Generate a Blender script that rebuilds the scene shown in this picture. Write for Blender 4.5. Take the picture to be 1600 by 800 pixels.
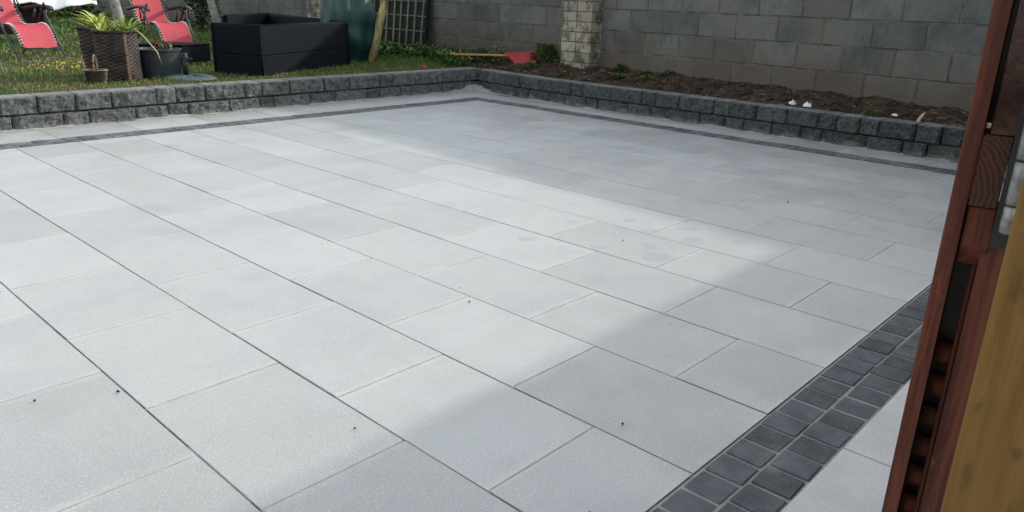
import bpy, bmesh, math, random
import numpy as np
from mathutils import Vector, Matrix, noise as mnoise
R = math.radians
random.seed(11); rng = np.random.default_rng(11)
scene = bpy.context.scene
C = scene.collection
for o in list(bpy.data.objects): bpy.data.objects.remove(o)

# ------------------------------------------------------------------ camera
cam = bpy.data.cameras.new('camera'); camo = bpy.data.objects.new('camera', cam); C.objects.link(camo)
r_ = Vector((0.68393987, -0.72895224, 0.02923842)); u_ = Vector((0.21556193, 0.24021473, 0.94648293)); f_ = Vector((0.69696435, 0.64103472, -0.32142679))
m = Matrix((r_, u_, -f_)).transposed().to_4x4(); m.translation = (0, 0, 1.09)
camo.matrix_world = m
cam.sensor_width = 36; cam.lens = 36*1194.9/1600; cam.clip_start = 0.02; cam.clip_end = 2000
scene.camera = camo
scene.render.resolution_x = 1024; scene.render.resolution_y = 512
# ------------------------------------------------------------------ light
SUN = Vector((2.08, -0.67, 1.0)).normalized()
w = bpy.data.worlds.new('World'); scene.world = w; w.use_nodes = True
nt = w.node_tree; bg = nt.nodes['Background']
sky = nt.nodes.new('ShaderNodeTexSky'); sky.sky_type = 'NISHITA'; sky.sun_disc = False
sky.sun_elevation = math.asin(SUN.z); sky.sun_rotation = math.atan2(SUN.x, SUN.y)
sky.air_density = 1.0; sky.dust_density = 1.6; sky.ozone_density = 1.0
hs = nt.nodes.new('ShaderNodeHueSaturation'); hs.inputs['Saturation'].default_value = 0.30   # thin bright haze
nt.links.new(sky.outputs[0], hs.inputs['Color']); nt.links.new(hs.outputs[0], bg.inputs[0]); bg.inputs[1].default_value = 0.15
sl = bpy.data.lights.new('sun', 'SUN'); sl.energy = 1.2; sl.angle = R(1.3); sl.color = (1, 0.94, 0.84)
so = bpy.data.objects.new('sun', sl); C.objects.link(so); so.rotation_euler = (-SUN).to_track_quat('-Z', 'Y').to_euler()
scene.view_settings.view_transform = 'Standard'; scene.view_settings.look = 'None'
scene.view_settings.exposure = 1.22; scene.view_settings.gamma = 1

# ------------------------------------------------------------------ materials
class NT:
    def __init__(s, name):
        s.m = bpy.data.materials.new(name); s.m.use_nodes = True; s.t = s.m.node_tree
        s.b = s.t.nodes['Principled BSDF']; s.geo = s.t.nodes.new('ShaderNodeNewGeometry'); s.oi = s.t.nodes.new('ShaderNodeObjectInfo')
        s.pos = s.geo.outputs['Position']; s.rnd = s.oi.outputs['Random']
    def n(s, typ, **k):
        nd = s.t.nodes.new(typ)
        for a, v in k.items(): setattr(nd, a, v)
        return nd
    def put(s, sock, v):
        if isinstance(v, bpy.types.NodeSocket): s.t.links.new(v, sock)
        elif isinstance(v, tuple) and len(v) == 3 and sock.type == 'RGBA': sock.default_value = (*v, 1)
        else: sock.default_value = v
    def math(s, op, a, b=0.0, c=0.0, clamp=False):
        nd = s.n('ShaderNodeMath', operation=op, use_clamp=clamp)
        s.put(nd.inputs[0], a); s.put(nd.inputs[1], b)
        if op in ('MULTIPLY_ADD', 'COMPARE'): s.put(nd.inputs[2], c)
        return nd.outputs[0]
    def noise(s, scale, detail=3, rough=.5, vec=None, off=None):
        nd = s.n('ShaderNodeTexNoise'); nd.inputs['Scale'].default_value = scale; nd.inputs['Detail'].default_value = detail; nd.inputs['Roughness'].default_value = rough
        s.t.links.new(vec or s.pos, nd.inputs['Vector']); return nd.outputs['Fac']
    def vmul(s, vec, v):
        nd = s.n('ShaderNodeVectorMath', operation='MULTIPLY'); s.put(nd.inputs[0], vec); nd.inputs[1].default_value = v; return nd.outputs[0]
    def ramp(s, v, a, b, lo=0., hi=1.):
        nd = s.n('ShaderNodeMapRange'); s.put(nd.inputs[0], v); nd.inputs[1].default_value = a; nd.inputs[2].default_value = b
        nd.inputs[3].default_value = lo; nd.inputs[4].default_value = hi; nd.interpolation_type = 'SMOOTHSTEP'; return nd.outputs[0]
    def mix(s, f, a, b, mode='MIX'):
        nd = s.n('ShaderNodeMix', data_type='RGBA', blend_type=mode); s.put(nd.inputs[0], f); s.put(nd.inputs[6], a); s.put(nd.inputs[7], b); return nd.outputs[2]
    def gray(s, v):
        nd = s.n('ShaderNodeCombineColor'); [s.put(i, v) for i in nd.inputs[:3]]; return nd.outputs[0]
    def bump(s, h, strength, dist):
        nd = s.n('ShaderNodeBump'); nd.inputs['Strength'].default_value = strength; nd.inputs['Distance'].default_value = dist
        s.put(nd.inputs['Height'], h)
        if s.b.inputs['Normal'].is_linked: s.t.links.new(s.b.inputs['Normal'].links[0].from_socket, nd.inputs['Normal'])
        s.t.links.new(nd.outputs[0], s.b.inputs['Normal'])
    def fin(s, col, rough=.8, spec=.3, metal=0.):
        s.put(s.b.inputs['Base Color'], col); s.put(s.b.inputs['Roughness'], rough); s.put(s.b.inputs['Specular IOR Level'], spec); s.b.inputs['Metallic'].default_value = metal
        return s.m

def simple(name, c1, c2, scale=8, rough=.8, spec=.3, bump=.3, bs=60, bd=.002, rnd=.15, metal=0., stretch=None):
    s = NT(name); vec = s.vmul(s.pos, stretch) if stretch else None
    c = s.mix(s.ramp(s.noise(scale, 4, .6, vec), .35, .65), c1, c2)
    c = s.mix(1.0, c, s.gray(s.math('MULTIPLY_ADD', s.rnd, rnd*2, 1-rnd)), 'MULTIPLY')
    if bump: s.bump(s.noise(bs, 3, .6, vec), bump, bd)
    return s.fin(c, rough, spec, metal)

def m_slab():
    s = NT('textured pale concrete')
    c = s.mix(s.ramp(s.noise(1.7, 4, .6), .3, .7), (.395, .415, .398), (.445, .46, .44))
    c = s.mix(s.ramp(s.noise(9, 4, .6), .35, .75, 0, .35), c, (.48, .50, .485))
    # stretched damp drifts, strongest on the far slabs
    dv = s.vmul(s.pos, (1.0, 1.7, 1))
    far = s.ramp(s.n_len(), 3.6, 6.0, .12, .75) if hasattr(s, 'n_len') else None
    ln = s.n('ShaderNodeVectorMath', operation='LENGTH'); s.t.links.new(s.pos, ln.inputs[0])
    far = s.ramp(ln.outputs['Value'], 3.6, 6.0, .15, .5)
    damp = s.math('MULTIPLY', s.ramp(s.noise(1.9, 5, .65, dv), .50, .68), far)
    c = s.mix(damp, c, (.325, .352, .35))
    c = s.mix(1., c, s.gray(s.math('MULTIPLY_ADD', s.rnd, .19, .90)), 'MULTIPLY')
    # sand dust swept against the short edges of each slab
    tc = s.n('ShaderNodeTexCoord'); sep = s.n('ShaderNodeSeparateXYZ'); s.t.links.new(tc.outputs['Generated'], sep.inputs[0])
    e = s.math('ABSOLUTE', s.math('SUBTRACT', sep.outputs[1], .5))
    e = s.ramp(e, .44, .5, 0, .3); e = s.math('MULTIPLY', e, s.ramp(s.noise(6, 4), .35, .6))
    c = s.mix(e, c, (.66, .66, .63))
    # drip marks
    for (x, y, r) in [(3.66,2.29,.06),(3.96,1.89,.06),(3.46,1.96,.035),(2.75,1.99,.035),(3.15,1.97,.05),(3.35,1.87,.05),(3.18,1.74,.07),(3.33,1.59,.045),(2.84,1.72,.08),(3.57,1.37,.05),(3.24,2.15,.04),(2.6,2.3,.05),(3.0,2.35,.03),(4.1,1.2,.05),(3.72,2.1,.03),(2.95,1.83,.05)]:
        d = s.n('ShaderNodeVectorMath', operation='DISTANCE'); s.t.links.new(s.pos, d.inputs[0]); d.inputs[1].default_value = (x, y, 0)
        dd = s.math('ADD', d.outputs['Value'], s.math('MULTIPLY', s.math('SUBTRACT', s.noise(14, 2), .5), .10))
        c = s.mix(s.ramp(dd, r*.6, r*1.1, .5, 0), c, (.30, .32, .33))
    # exposed fine aggregate
    sp = s.noise(210, 2, .7)
    c = s.mix(s.ramp(sp, .58, .68, 0, .75), c, (.20, .21, .22))
    c = s.mix(s.ramp(s.noise(190, 2, .7), .60, .70, 0, .7), c, (.85, .86, .84))
    c = s.mix(s.ramp(s.noise(2.3, 4, .7), .62, .78, 0, .45), c, (.42, .42, .36))
    c = s.mix(s.ramp(s.noise(.9, 5, .7), .52, .7, 0, .45), c, (.33, .365, .36))
    s.bump(s.noise(230, 3, .7), .22, .002); s.bump(s.noise(7, 2), .12, .004)
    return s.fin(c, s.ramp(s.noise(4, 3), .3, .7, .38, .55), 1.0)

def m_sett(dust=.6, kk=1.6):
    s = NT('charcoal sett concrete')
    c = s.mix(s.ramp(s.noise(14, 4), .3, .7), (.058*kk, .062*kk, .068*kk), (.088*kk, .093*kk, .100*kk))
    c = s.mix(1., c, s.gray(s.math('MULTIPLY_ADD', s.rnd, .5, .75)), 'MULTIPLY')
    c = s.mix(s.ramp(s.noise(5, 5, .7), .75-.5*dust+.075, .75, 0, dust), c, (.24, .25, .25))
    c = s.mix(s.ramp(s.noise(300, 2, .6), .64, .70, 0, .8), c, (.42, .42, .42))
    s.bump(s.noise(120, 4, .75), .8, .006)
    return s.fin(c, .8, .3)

def m_stone(nm='split faced charcoal stone', k=.8, g=1.):
    s = NT(nm)
    c = s.mix(s.ramp(s.noise(22, 5, .7), .3, .7), (.045, .052, .058), (.165, .178, .168))
    c = s.mix(s.ramp(s.noise(9, 4, .6), .5, .7, 0, .5), c, (.19, .195, .165))
    c = s.mix(1., c, s.gray(s.math('MULTIPLY_ADD', s.rnd, .45*k, .72*k)), 'MULTIPLY')
    sep = s.n('ShaderNodeSeparateXYZ'); s.t.links.new(s.pos, sep.inputs[0])
    low = s.math('ADD', sep.outputs[2], s.math('MULTIPLY', s.math('SUBTRACT', s.noise(11, 4, .6), .5), .22))
    c = s.mix(s.ramp(low, .0, .05, .65, 0), c, (.34, .33, .29))
    c = s.mix(s.ramp(s.noise(180, 2), .6, .72, 0, .5), c, (.4, .4, .38))
    c = s.mix(s.ramp(s.noise(75, 5, .8), .50, .66, 0, .75), c, (.27, .285, .26)); c = s.mix(s.ramp(s.noise(55, 5, .8, s.vmul(s.pos, (1, 1, 1.6))), .52, .66, 0, .8), c, (.035, .04, .046))
    s.bump(s.noise(48, 6, .85), 1., .03); s.bump(s.noise(220, 3, .7), .4, .003)
    return s.fin(c, .85, .25)

def m_block():
    s = NT('weathered concrete block')
    c = s.mix(s.ramp(s.noise(2.6, 5, .6), .3, .7), (.094, .101, .094), (.178, .186, .170))
    c = s.mix(s.ramp(s.noise(26, 4, .7), .35, .7, 0, .5), c, (.085, .09, .088))
    c = s.mix(s.ramp(s.noise(1.3, 6, .7), .45, .68, 0, .55), c, (.12, .108, .085))
    c = s.mix(s.ramp(s.noise(4.5, 6, .7, s.vmul(s.pos, (1, 1, .35))), .56, .66, 0, .5), c, (.09, .092, .085))
    c = s.mix(1., c, s.gray(s.math('MULTIPLY_ADD', s.rnd, .34, .83)), 'MULTIPLY')
    sep = s.n('ShaderNodeSeparateXYZ'); s.t.links.new(s.pos, sep.inputs[0])
    low = s.math('ADD', sep.outputs[2], s.math('MULTIPLY', s.math('SUBTRACT', s.noise(2.2, 5, .65), .5), .55))
    c = s.mix(s.ramp(low, .38, .78, .7, 0), c, (.125, .098, .072))
    c = s.mix(s.ramp(s.noise(1.9, 5, .65), .54, .72, 0, .5), c, (.15, .14, .11))
    c = s.mix(s.ramp(s.noise(3.4, 6, .75), .66, .76, 0, .7), c, (.38, .38, .36))
    s.bump(s.noise(90, 5, .8), .8, .008)
    return s.fin(c, .92, .15)

def m_pier():
    s = NT('flaking rendered pier block')
    c = s.mix(s.ramp(s.noise(7, 5, .7), .42, .58), (.13, .12, .09), (.33, .30, .235))
    c = s.mix(1., c, s.gray(s.math('MULTIPLY_ADD', s.rnd, .4, .8)), 'MULTIPLY')
    s.bump(s.noise(30, 5, .7), .7, .012)
    return s.fin(c, .95, .1)

def m_soil():
    s = NT('crumbly brown soil')
    c = s.mix(s.ramp(s.noise(6, 6, .7), .3, .7), (.040, .027, .020), (.115, .080, .058))
    c = s.mix(s.ramp(s.noise(40, 4, .7), .6, .75, 0, .5), c, (.17, .13, .10))
    s.bump(s.noise(30, 6, .75), 1., .03)
    return s.fin(c, .95, .1)

def m_lawn():
    s = NT('thin turf over soil')
    c = s.mix(s.ramp(s.noise(1.1, 5, .6), .35, .65), (.045, .075, .02), (.11, .105, .04))
    c = s.mix(s.ramp(s.noise(14, 5, .7), .45, .7, 0, .6), c, (.08, .06, .035))
    s.bump(s.noise(60, 5, .75), 1., .03)
    return s.fin(c, .95, .1)

def m_wood(name, c1, c2, c3=None, axis=2, scale=14, wear=.0, worn=(.3, .2, .14), rough=.7, stains=None):
    s = NT(name)
    st = [9., 9., 9.]; st[axis] = .5
    v = s.vmul(s.pos, tuple(st))
    c = s.mix(s.ramp(s.noise(scale/2, 6, .7, v), .36, .64), c1, c2)
    c = s.mix(s.ramp(s.noise(5, 4, .6), .45, .65, 0, .5), c, c1)
    if wear: c = s.mix(s.ramp(s.noise(24, 6, .75), .60, .70, 0, wear), c, worn)
    if stains: c = s.mix(s.ramp(s.noise(13, 5, .7, s.vmul(s.pos, (1, 1, .4))), .54, .68, 0, .75), c, stains)
    c = s.mix(1., c, s.gray(s.math('MULTIPLY_ADD', s.rnd, .3, .85)), 'MULTIPLY')
    s.bump(s.noise(scale, 5, .7, v), .35, .002)
    return s.fin(c, rough, .3)

def knots(m_, pts):
    t = m_.node_tree; b = t.nodes['Principled BSDF']; src = b.inputs['Base Color'].links[0].from_socket; g = t.nodes.new('ShaderNodeNewGeometry')
    nz_ = t.nodes.new('ShaderNodeTexNoise'); nz_.inputs['Scale'].default_value = 45; nz_.inputs['Detail'].default_value = 4
    t.links.new(g.outputs['Position'], nz_.inputs['Vector'])
    for (x, y, z, r, k) in pts:
        v = t.nodes.new('ShaderNodeVectorMath'); v.operation = 'SUBTRACT'; v.inputs[1].default_value = (x, y, z); t.links.new(g.outputs['Position'], v.inputs[0])
        w_ = t.nodes.new('ShaderNodeVectorMath'); w_.operation = 'MULTIPLY'; w_.inputs[1].default_value = (1, 1, k); t.links.new(v.outputs[0], w_.inputs[0])
        l = t.nodes.new('ShaderNodeVectorMath'); l.operation = 'LENGTH'; t.links.new(w_.outputs[0], l.inputs[0])
        a = t.nodes.new('ShaderNodeMath'); a.operation = 'MULTIPLY_ADD'; a.inputs[1].default_value = r*2.2; t.links.new(nz_.outputs['Fac'], a.inputs[0]); t.links.new(l.outputs['Value'], a.inputs[2])
        mr = t.nodes.new('ShaderNodeMapRange'); mr.interpolation_type = 'SMOOTHSTEP'; mr.inputs[1].default_value = r*1.3; mr.inputs[2].default_value = r*2.1; mr.inputs[3].default_value = .42; mr.inputs[4].default_value = 0
        t.links.new(a.outputs[0], mr.inputs[0]); mx = t.nodes.new('ShaderNodeMix'); mx.data_type = 'RGBA'; t.links.new(mr.outputs[0], mx.inputs[0]); t.links.new(src, mx.inputs[6]); mx.inputs[7].default_value = (.035, .022, .010, 1); src = mx.outputs[2]
    t.links.new(src, b.inputs['Base Color'])
def m_endgrain():
    s = NT('stained end grain'); v = s.n('ShaderNodeVectorMath', operation='DISTANCE'); s.t.links.new(s.pos, v.inputs[0]); v.inputs[1].default_value = (1.13, .275, .865)
    d = s.math('ADD', v.outputs['Value'], s.math('MULTIPLY', s.noise(30, 3), .012))
    rings = s.math('SINE', s.math('MULTIPLY', d, 1050.))
    c = s.mix(s.ramp(rings, -.9, 1.), (.050, .023, .017), (.078, .040, .029))
    c = s.mix(s.ramp(s.noise(60, 4, .7), .5, .7, 0, .5), c, (.09, .035, .022))
    s.bump(rings, .4, .001); return s.fin(c, .85, .15)

def m_weave(name, c1, c2, sx=110, sz=110, rough=.55):
    s = NT(name); tc = s.n('ShaderNodeTexCoord'); sep = s.n('ShaderNodeSeparateXYZ'); s.t.links.new(tc.outputs['Object'], sep.inputs[0])
    hx = s.math('SINE', s.math('MULTIPLY', s.math('ADD', sep.outputs[0], sep.outputs[1]), float(sx))); hz = s.math('SINE', s.math('MULTIPLY', sep.outputs[2], float(sz*3)))
    h = s.math('MULTIPLY', hx, hz)
    c = s.mix(s.ramp(h, -.6, .8), c1, c2); c = s.mix(s.ramp(s.noise(5, 4), .4, .7, 0, .4), c, c1)
    s.bump(h, .6, .003); return s.fin(c, rough+.2, .1)

def m_tint(name, a, b, rough=.6, trans=.0):
    s = NT(name); at = s.n('ShaderNodeAttribute', attribute_name='tint')
    c = s.mix(at.outputs['Fac'], a, b); c = s.mix(1., c, s.gray(s.ramp(s.noise(35, 2), .3, .7, .75, 1.2)), 'MULTIPLY')
    s.fin(c, rough, .3)
    return s.m

M = dict(
 slab=m_slab(), sett=m_sett(), sett_dust_haze=m_sett(.8, 1.6), stone=m_stone(), stone_lit=m_stone('sunlit tone split faced stone', 1.35), stone_top_lit=simple('sun lightened smooth cast stone top', (.15, .16, .155), (.22, .23, .22), 12, .85, .2, .3, 90), block=m_block(), pier=m_pier(), soil=m_soil(), lawn=m_lawn(),  # stone top colour lightened to stand for sunlight on the cap
 sand=simple('pale jointing sand', (.33, .335, .315), (.42, .425, .40), 20, .95, .0, .5, 200),
 bed=simple('damp bedding sand', (.15, .15, .14), (.24, .235, .22), 12, .95, .1, .5, 150),
 mortar=simple('grey brown mortar', (.075, .064, .050), (.15, .13, .10), 6, .95, .1, .7, 120, .004),
 earth=simple('bare earth', (.07, .06, .04), (.10, .09, .05), .5, .95, .1, .4, 5, .05),
 grass=m_tint('grass blades', (.075, .165, .028), (.27, .245, .10)),
 weed=m_tint('weed leaves', (.035, .10, .02), (.10, .19, .04), .5),
 hedge=m_tint('shrub leaves', (.018, .05, .018), (.05, .11, .03), .5),
 strap1=simple('lime strap leaf', (.46, .50, .08), (.58, .60, .16), 20, .45, .4, .1),
 strap2=simple('green strap leaf', (.22, .34, .07), (.40, .50, .16), 20, .45, .4, .1),
 dry=simple('dry straw', (.45, .36, .20), (.58, .48, .30), 20, .8, .2, .2),
 dry_dull=simple('dull dry stalks', (.16, .12, .075), (.26, .20, .13), 20, .9, .1, .2),
 red=simple('red sling fabric', (.40, .048, .066), (.45, .058, .078), 5, .65, .3, .25, 600, .001, .05),
 lace=simple('white lacing', (.7, .68, .66), (.8, .78, .75), 8, .6, .3, 0),
 black=simple('black powder coat', (.022, .020, .022), (.034, .03, .03), 30, .38, .5, .1),
 darkplastic=simple('dark pot plastic', (.018, .026, .032), (.028, .036, .042), 12, .5, .4, .1),
 rattan=m_weave('black rattan weave', (.003, .006, .009), (.006, .010, .014)),
 brownrattan=m_weave('dark brown rattan', (.018, .013, .012), (.045, .032, .028)),
 wicker=simple('dark wicker', (.010, .007, .006), (.040, .027, .020), 9, .6, .35, .3, 90),
 wickerlight=simple('pale wicker binding', (.16, .105, .06), (.26, .18, .11), 30, .6, .3, .3, 90),
 cloth=simple('white cloth', (.72, .76, .74), (.80, .84, .82), 6, .8, .2, .2, 300, .001),
 cover=simple('green tarpaulin', (.007, .044, .040), (.013, .068, .060), 5, .5, .4, .3, 30, .006),
 bark=simple('pale birch bark', (.17, .175, .15), (.34, .34, .29), 16, .9, .15, .5, 40, .006),
 pole=simple('half peeled pole', (.105, .065, .045), (.42, .38, .16), 7, .8, .2, .4, 60, .004, .1, 0., (1, 1, .35)),
 lath=simple('weathered lath', (.15, .145, .10), (.24, .23, .165), 20, .85, .15, .3),
 net=simple('dark netting', (.018, .024, .024), (.034, .040, .040), 40, .9, .1, .5, 80),
 redplastic=simple('red plastic', (.30, .028, .035), (.40, .04, .045), 6, .45, .4, .15),
 orange=simple('orange wooden shaft', (.36, .16, .05), (.48, .23, .09), 20, .6, .3, .2),
 terracotta=simple('terracotta shard', (.30, .06, .045), (.40, .09, .06), 20, .8, .2, .3),
 white=simple('white shard', (.72, .74, .72), (.82, .82, .78), 12, .5, .3, .2),
 basemesh=simple('grey green resin', (.06, .095, .09), (.10, .14, .13), 30, .7, .3, .6, 120, .004),
 redwood=m_wood('red stained timber', (.048, .013, .008), (.125, .036, .018), wear=.35, worn=(.19, .09, .055)),
 brownwood=m_wood('brown weathered timber', (.07, .034, .022), (.14, .08, .052), axis=2, wear=.8, worn=(.22, .18, .14)),
 yellowwood=m_wood('bare yellow pine', (.13, .066, .013), (.20, .108, .026), axis=2, stains=(.05, .038, .018)),
 endgrain=m_endgrain(),
 zinc=simple('galvanised steel', (.17, .18, .17), (.27, .28, .265), 60, .45, .5, .35, 90, .001, .05, .7),
 steel=simple('black steel', (.007, .007, .008), (.012, .012, .013), 30, .5, .5, .1),
 leaf=simple('fallen leaf', (.25, .10, .05), (.32, .15, .07), 50, .8, .2, .2),
 crumb=simple('dark grit', (.04, .04, .045), (.07, .07, .07), 50, .8, .2, .2),
 tiny=simple('yellow petals', (.65, .50, .08), (.75, .58, .12), 30, .6, .2, .1),
)

# ------------------------------------------------------------------ helpers
def tag(o, label=None, cat=None, group=None, kind=None):
    if label: o['label'] = label
    if cat: o['category'] = cat
    if group: o['group'] = group
    if kind: o['kind'] = kind
    return o
def link(name, me, mat=None, parent=None, loc=None, rz=0, smooth=False):
    o = bpy.data.objects.new(name, me); C.objects.link(o)
    if mat and not me.materials: me.materials.append(mat)
    if parent: o.parent = parent
    if loc is not None: o.location = loc
    if rz: o.rotation_euler = (0, 0, rz)
    if smooth: me.polygons.foreach_set('use_smooth', [True]*len(me.polygons))
    return o
def empty(name, loc=(0, 0, 0), rz=0, **k):
    o = bpy.data.objects.new(name, None); C.objects.link(o); o.location = loc; o.rotation_euler = (0, 0, rz); o.empty_display_size = .1
    return tag(o, **k)
def mesh(name, v, f):
    me = bpy.data.meshes.new(name); me.from_pydata([tuple(p) for p in v], [], f); me.update(); return me
def prism(pts, z0, z1):
    """vertical prism from plan points (counter clockwise)"""
    n = len(pts); v = [(x, y, z0) for x, y in pts]+[(x, y, z1) for x, y in pts]
    f = [tuple(range(n))[::-1], tuple(range(n, 2*n))]+[(i, (i+1) % n, n+(i+1) % n, n+i) for i in range(n)]
    return v, f
def boxv(x0, x1, y0, y1, z0, z1): return prism([(x0, y0), (x1, y0), (x1, y1), (x0, y1)], z0, z1)
def join(parts):
    v, f = [], []
    for a, b in parts:
        k = len(v); v += list(a); f += [tuple(i+k for i in q) for q in b]
    return v, f
def bevelled(v, f, w_, seg=1, name='m'):
    me = mesh(name, v, f); bm = bmesh.new(); bm.from_mesh(me)
    bmesh.ops.bevel(bm, geom=list(bm.edges), offset=w_, segments=seg, affect='EDGES', profile=.5)
    bmesh.ops.recalc_face_normals(bm, faces=bm.faces); bm.to_mesh(me); bm.free(); return me
def tube(path, rad, n=8, close=False):
    """tube along a path; rad float or list"""
    P = [Vector(p) for p in path]; v, f = [], []
    rads = rad if isinstance(rad, (list, tuple)) else [rad]*len(P)
    up = Vector((0, 0, 1))
    for i, p in enumerate(P):
        t = (P[min(i+1, len(P)-1)]-P[max(i-1, 0)]).normalized()
        a = t.cross(up) if abs(t.z) < .95 else t.cross(Vector((0, 1, 0)))
        a.normalize(); b = a.cross(t)
        for k in range(n):
            q = 2*math.pi*k/n; v.append(p+(a*math.cos(q)+b*math.sin(q))*rads[i])
    for i in range(len(P)-1):
        for k in range(n): f.append((i*n+k, i*n+(k+1) % n, (i+1)*n+(k+1) % n, (i+1)*n+k))
    f.append(tuple(range(n))[::-1]); f.append(tuple(range((len(P)-1)*n, len(P)*n)))
    return v, f
def catmull(pts, k=5):
    P = [Vector(p) for p in pts]; P = [P[0]*2-P[1]]+P+[P[-1]*2-P[-2]]; out = []
    for i in range(1, len(P)-2):
        for j in range(k):
            t = j/k; a, b, c, d = P[i-1], P[i], P[i+1], P[i+2]
            out.append(.5*((2*b)+(c-a)*t+(2*a-5*b+4*c-d)*t*t+(3*b-a-3*c+d)*t**3))
    out.append(P[-2]); return out
def part(name, vf, mat, parent, smooth=False, **k):
    return tag(link(name, mesh(name, *vf), mat, parent, smooth=smooth), **k)
def N(x, y, z=0., s=1.): return mnoise.noise(Vector((x*s, y*s, z*s)))
def FB(x, y, z=0., s=1., o=4): return mnoise.fractal(Vector((x*s, y*s, z*s)), 1.0, 2.0, o)

# ------------------------------------------------------------------ ground
WALLX = lambda y: 6.976+.0949*y           # face of the tall block wall
v, f = boxv(-400, 400, -400, 400, -1.0, -.06)
tag(link('ground', mesh('ground', v, f), M['earth']), 'bare earth ground all round the garden', kind='structure')
v, f = boxv(-2.2, 6.72, -1.4, 7.0, -.055, -.016)
patio = tag(link('patio', mesh('patio', v, f), M['bed']), 'pale paved patio bed', kind='structure')

# ------------------------------------------------------------------ paving slabs
P, X0, Y0, LS = .4055, .677, .745, .605
slab_cache = {}
def slab_mesh(wx, wy):
    key = (round(wx, 3), round(wy, 3))
    if key not in slab_cache:
        a, b = wx/2, wy/2; e = .0012
        v = []
        for (x, y, z) in ((a, b, -.04), (a, b, -.0016), (a-e, b-e, 0)):
            v += [(-x, -y, z), (x, -y, z), (x, y, z), (-x, y, z)]
        f = [(0, 1, 5, 4), (1, 2, 6, 5), (2, 3, 7, 6), (3, 0, 4, 7), (4, 5, 9, 8), (5, 6, 10, 9), (6, 7, 11, 10), (7, 4, 8, 11), (8, 9, 10, 11), (3, 2, 1, 0)]
        me = mesh('paving_slab', v, f); me.materials.append(M['slab']); me.materials.append(M['sand'])
        for q in range(8): me.polygons[q].material_index = 1
        slab_cache[key] = me
    return slab_cache[key]
def slab(x0, x1, y0, y1, gx=.0046, gy=.0036):
    o = link('paving_slab', slab_mesh(x1-x0-gx, y1-y0-gy), None, patio, ((x0+x1)/2+random.uniform(-.0016, .0016), (y0+y1)/2, random.uniform(-.0005, .0005)))
    o.rotation_euler = (random.uniform(-.0012, .0012), random.uniform(-.0012, .0012), random.uniform(-.0028, .0028))
joints = []
for k in range(-6, 13):
    xa, xb = X0+P*k, X0+P*(k+1)
    y = Y0+(LS if k % 2 == 0 else LS/2); ya = Y0
    while ya < 6.03:
        yb = min(y, 6.045)
        slab(xa, xb, ya, yb); joints.append(boxv(xa, xb-.006, yb-.005, yb+.004, -.016, -.0007)); ya = yb; y += LS
    q = Y0
    while q < 6.03:
        L_ = random.uniform(.05, .35); zt = random.choice((-.011, -.009, -.006, -.0045, -.003)); joints.append(boxv(xa-.004, xa+.004, q, min(q+L_, 6.04), -.016, zt)); q += L_
# border strips: outside the sett bands
for k in range(-4, 14):   # near strip
    xa = 1.875+LS*(k-3); slab(xa, xa+LS, .126, .531)
    slab(xa+.3, xa+.3+LS, -.28, .119)
for k in range(-6, 10):
    xa = 1.83+LS*k if k < 0 else 1.83+LS*k
    xb = min(xa+LS, 6.60)
    if xb-xa > .1 and xa > -1.9: slab(xa, xb, 6.262, 6.77); joints.append(boxv(xb-.004, xb+.004, 6.262, 6.77, -.016, -.0035))
y = -.2
while y < 6.2:
    yb = min(y+LS, 6.258); slab(6.15, 6.46, y, yb); joints.append(boxv(6.15, 6.46, yb-.004, yb+.004, -.016, -.0035)); y += LS
part('joint_sand', join(joints), M['sand'], patio, kind='stuff')

# ------------------------------------------------------------------ setts
def sett_mesh(i, mt='sett'):
    random.seed(50+i); a = .0475; b = .0503; c = [(-a, -b), (a, -b), (a, b), (-a, b)]; c = [(x+random.uniform(-.0022, .0022), y+random.uniform(-.0015, .0015)) for x, y in c]
    v, f = prism(c, -.04, .001); me = mesh('sett', v, f); bm = bmesh.new(); bm.from_mesh(me); bm.edges.ensure_lookup_table()
    bmesh.ops.bevel(bm, geom=[e for e in bm.edges if max(x.co.z for x in e.verts) > 0], offset=.0035, segments=2, affect='EDGES')
    bm.to_mesh(me); bm.free(); me.materials.append(M[mt]); return me
SM = [sett_mesh(i) for i in range(5)]; SMD = [sett_mesh(i, 'sett_dust_haze') for i in range(5)]  # far setts: sand dust plus backlight haze painted in as lighter colour
random.seed(3)
spots = []
SP = .1016
for r, yc in enumerate((.5835, .6885)):       # near band
    for k in range(-30, 46): spots.append((1.581*1.09+SP*k-.0475+(.03 if r == 0 else 0), yc))
for r, xc in enumerate((5.983, 6.095)):
    for k in range(0, 52): spots.append((xc, .79+SP*k))
for r, yc in enumerate((6.100, 6.2065)):
    for k in range(-34, 44): spots.append((1.69+SP*k, yc))
spots = [(x, y) for x, y in spots if x < 6.16]
def vis(x, y): # in view of the photograph
    a = math.degrees(math.atan2(y, x)); return (12.2 < a < 78) and (x*.697+y*.641) > 1.0 and x > .8
big = [s_ for s_ in spots if vis(*s_)]; rest = [s_ for s_ in spots if not vis(*s_)]
big.sort(key=lambda s_: s_[0]**2+s_[1]**2)
rest += big[300:]; big = big[:300]
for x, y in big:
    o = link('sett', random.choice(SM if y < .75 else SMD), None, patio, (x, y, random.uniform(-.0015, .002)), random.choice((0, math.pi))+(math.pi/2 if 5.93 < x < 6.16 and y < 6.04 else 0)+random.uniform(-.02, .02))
allv = []
for x, y in rest: allv.append(boxv(x-.0475, x+.0475, y-.0475, y+.0475, -.016, .001))
part('setts_beyond', join(allv), M['sett'], patio, kind='stuff').name = 'sett_row'
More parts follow.
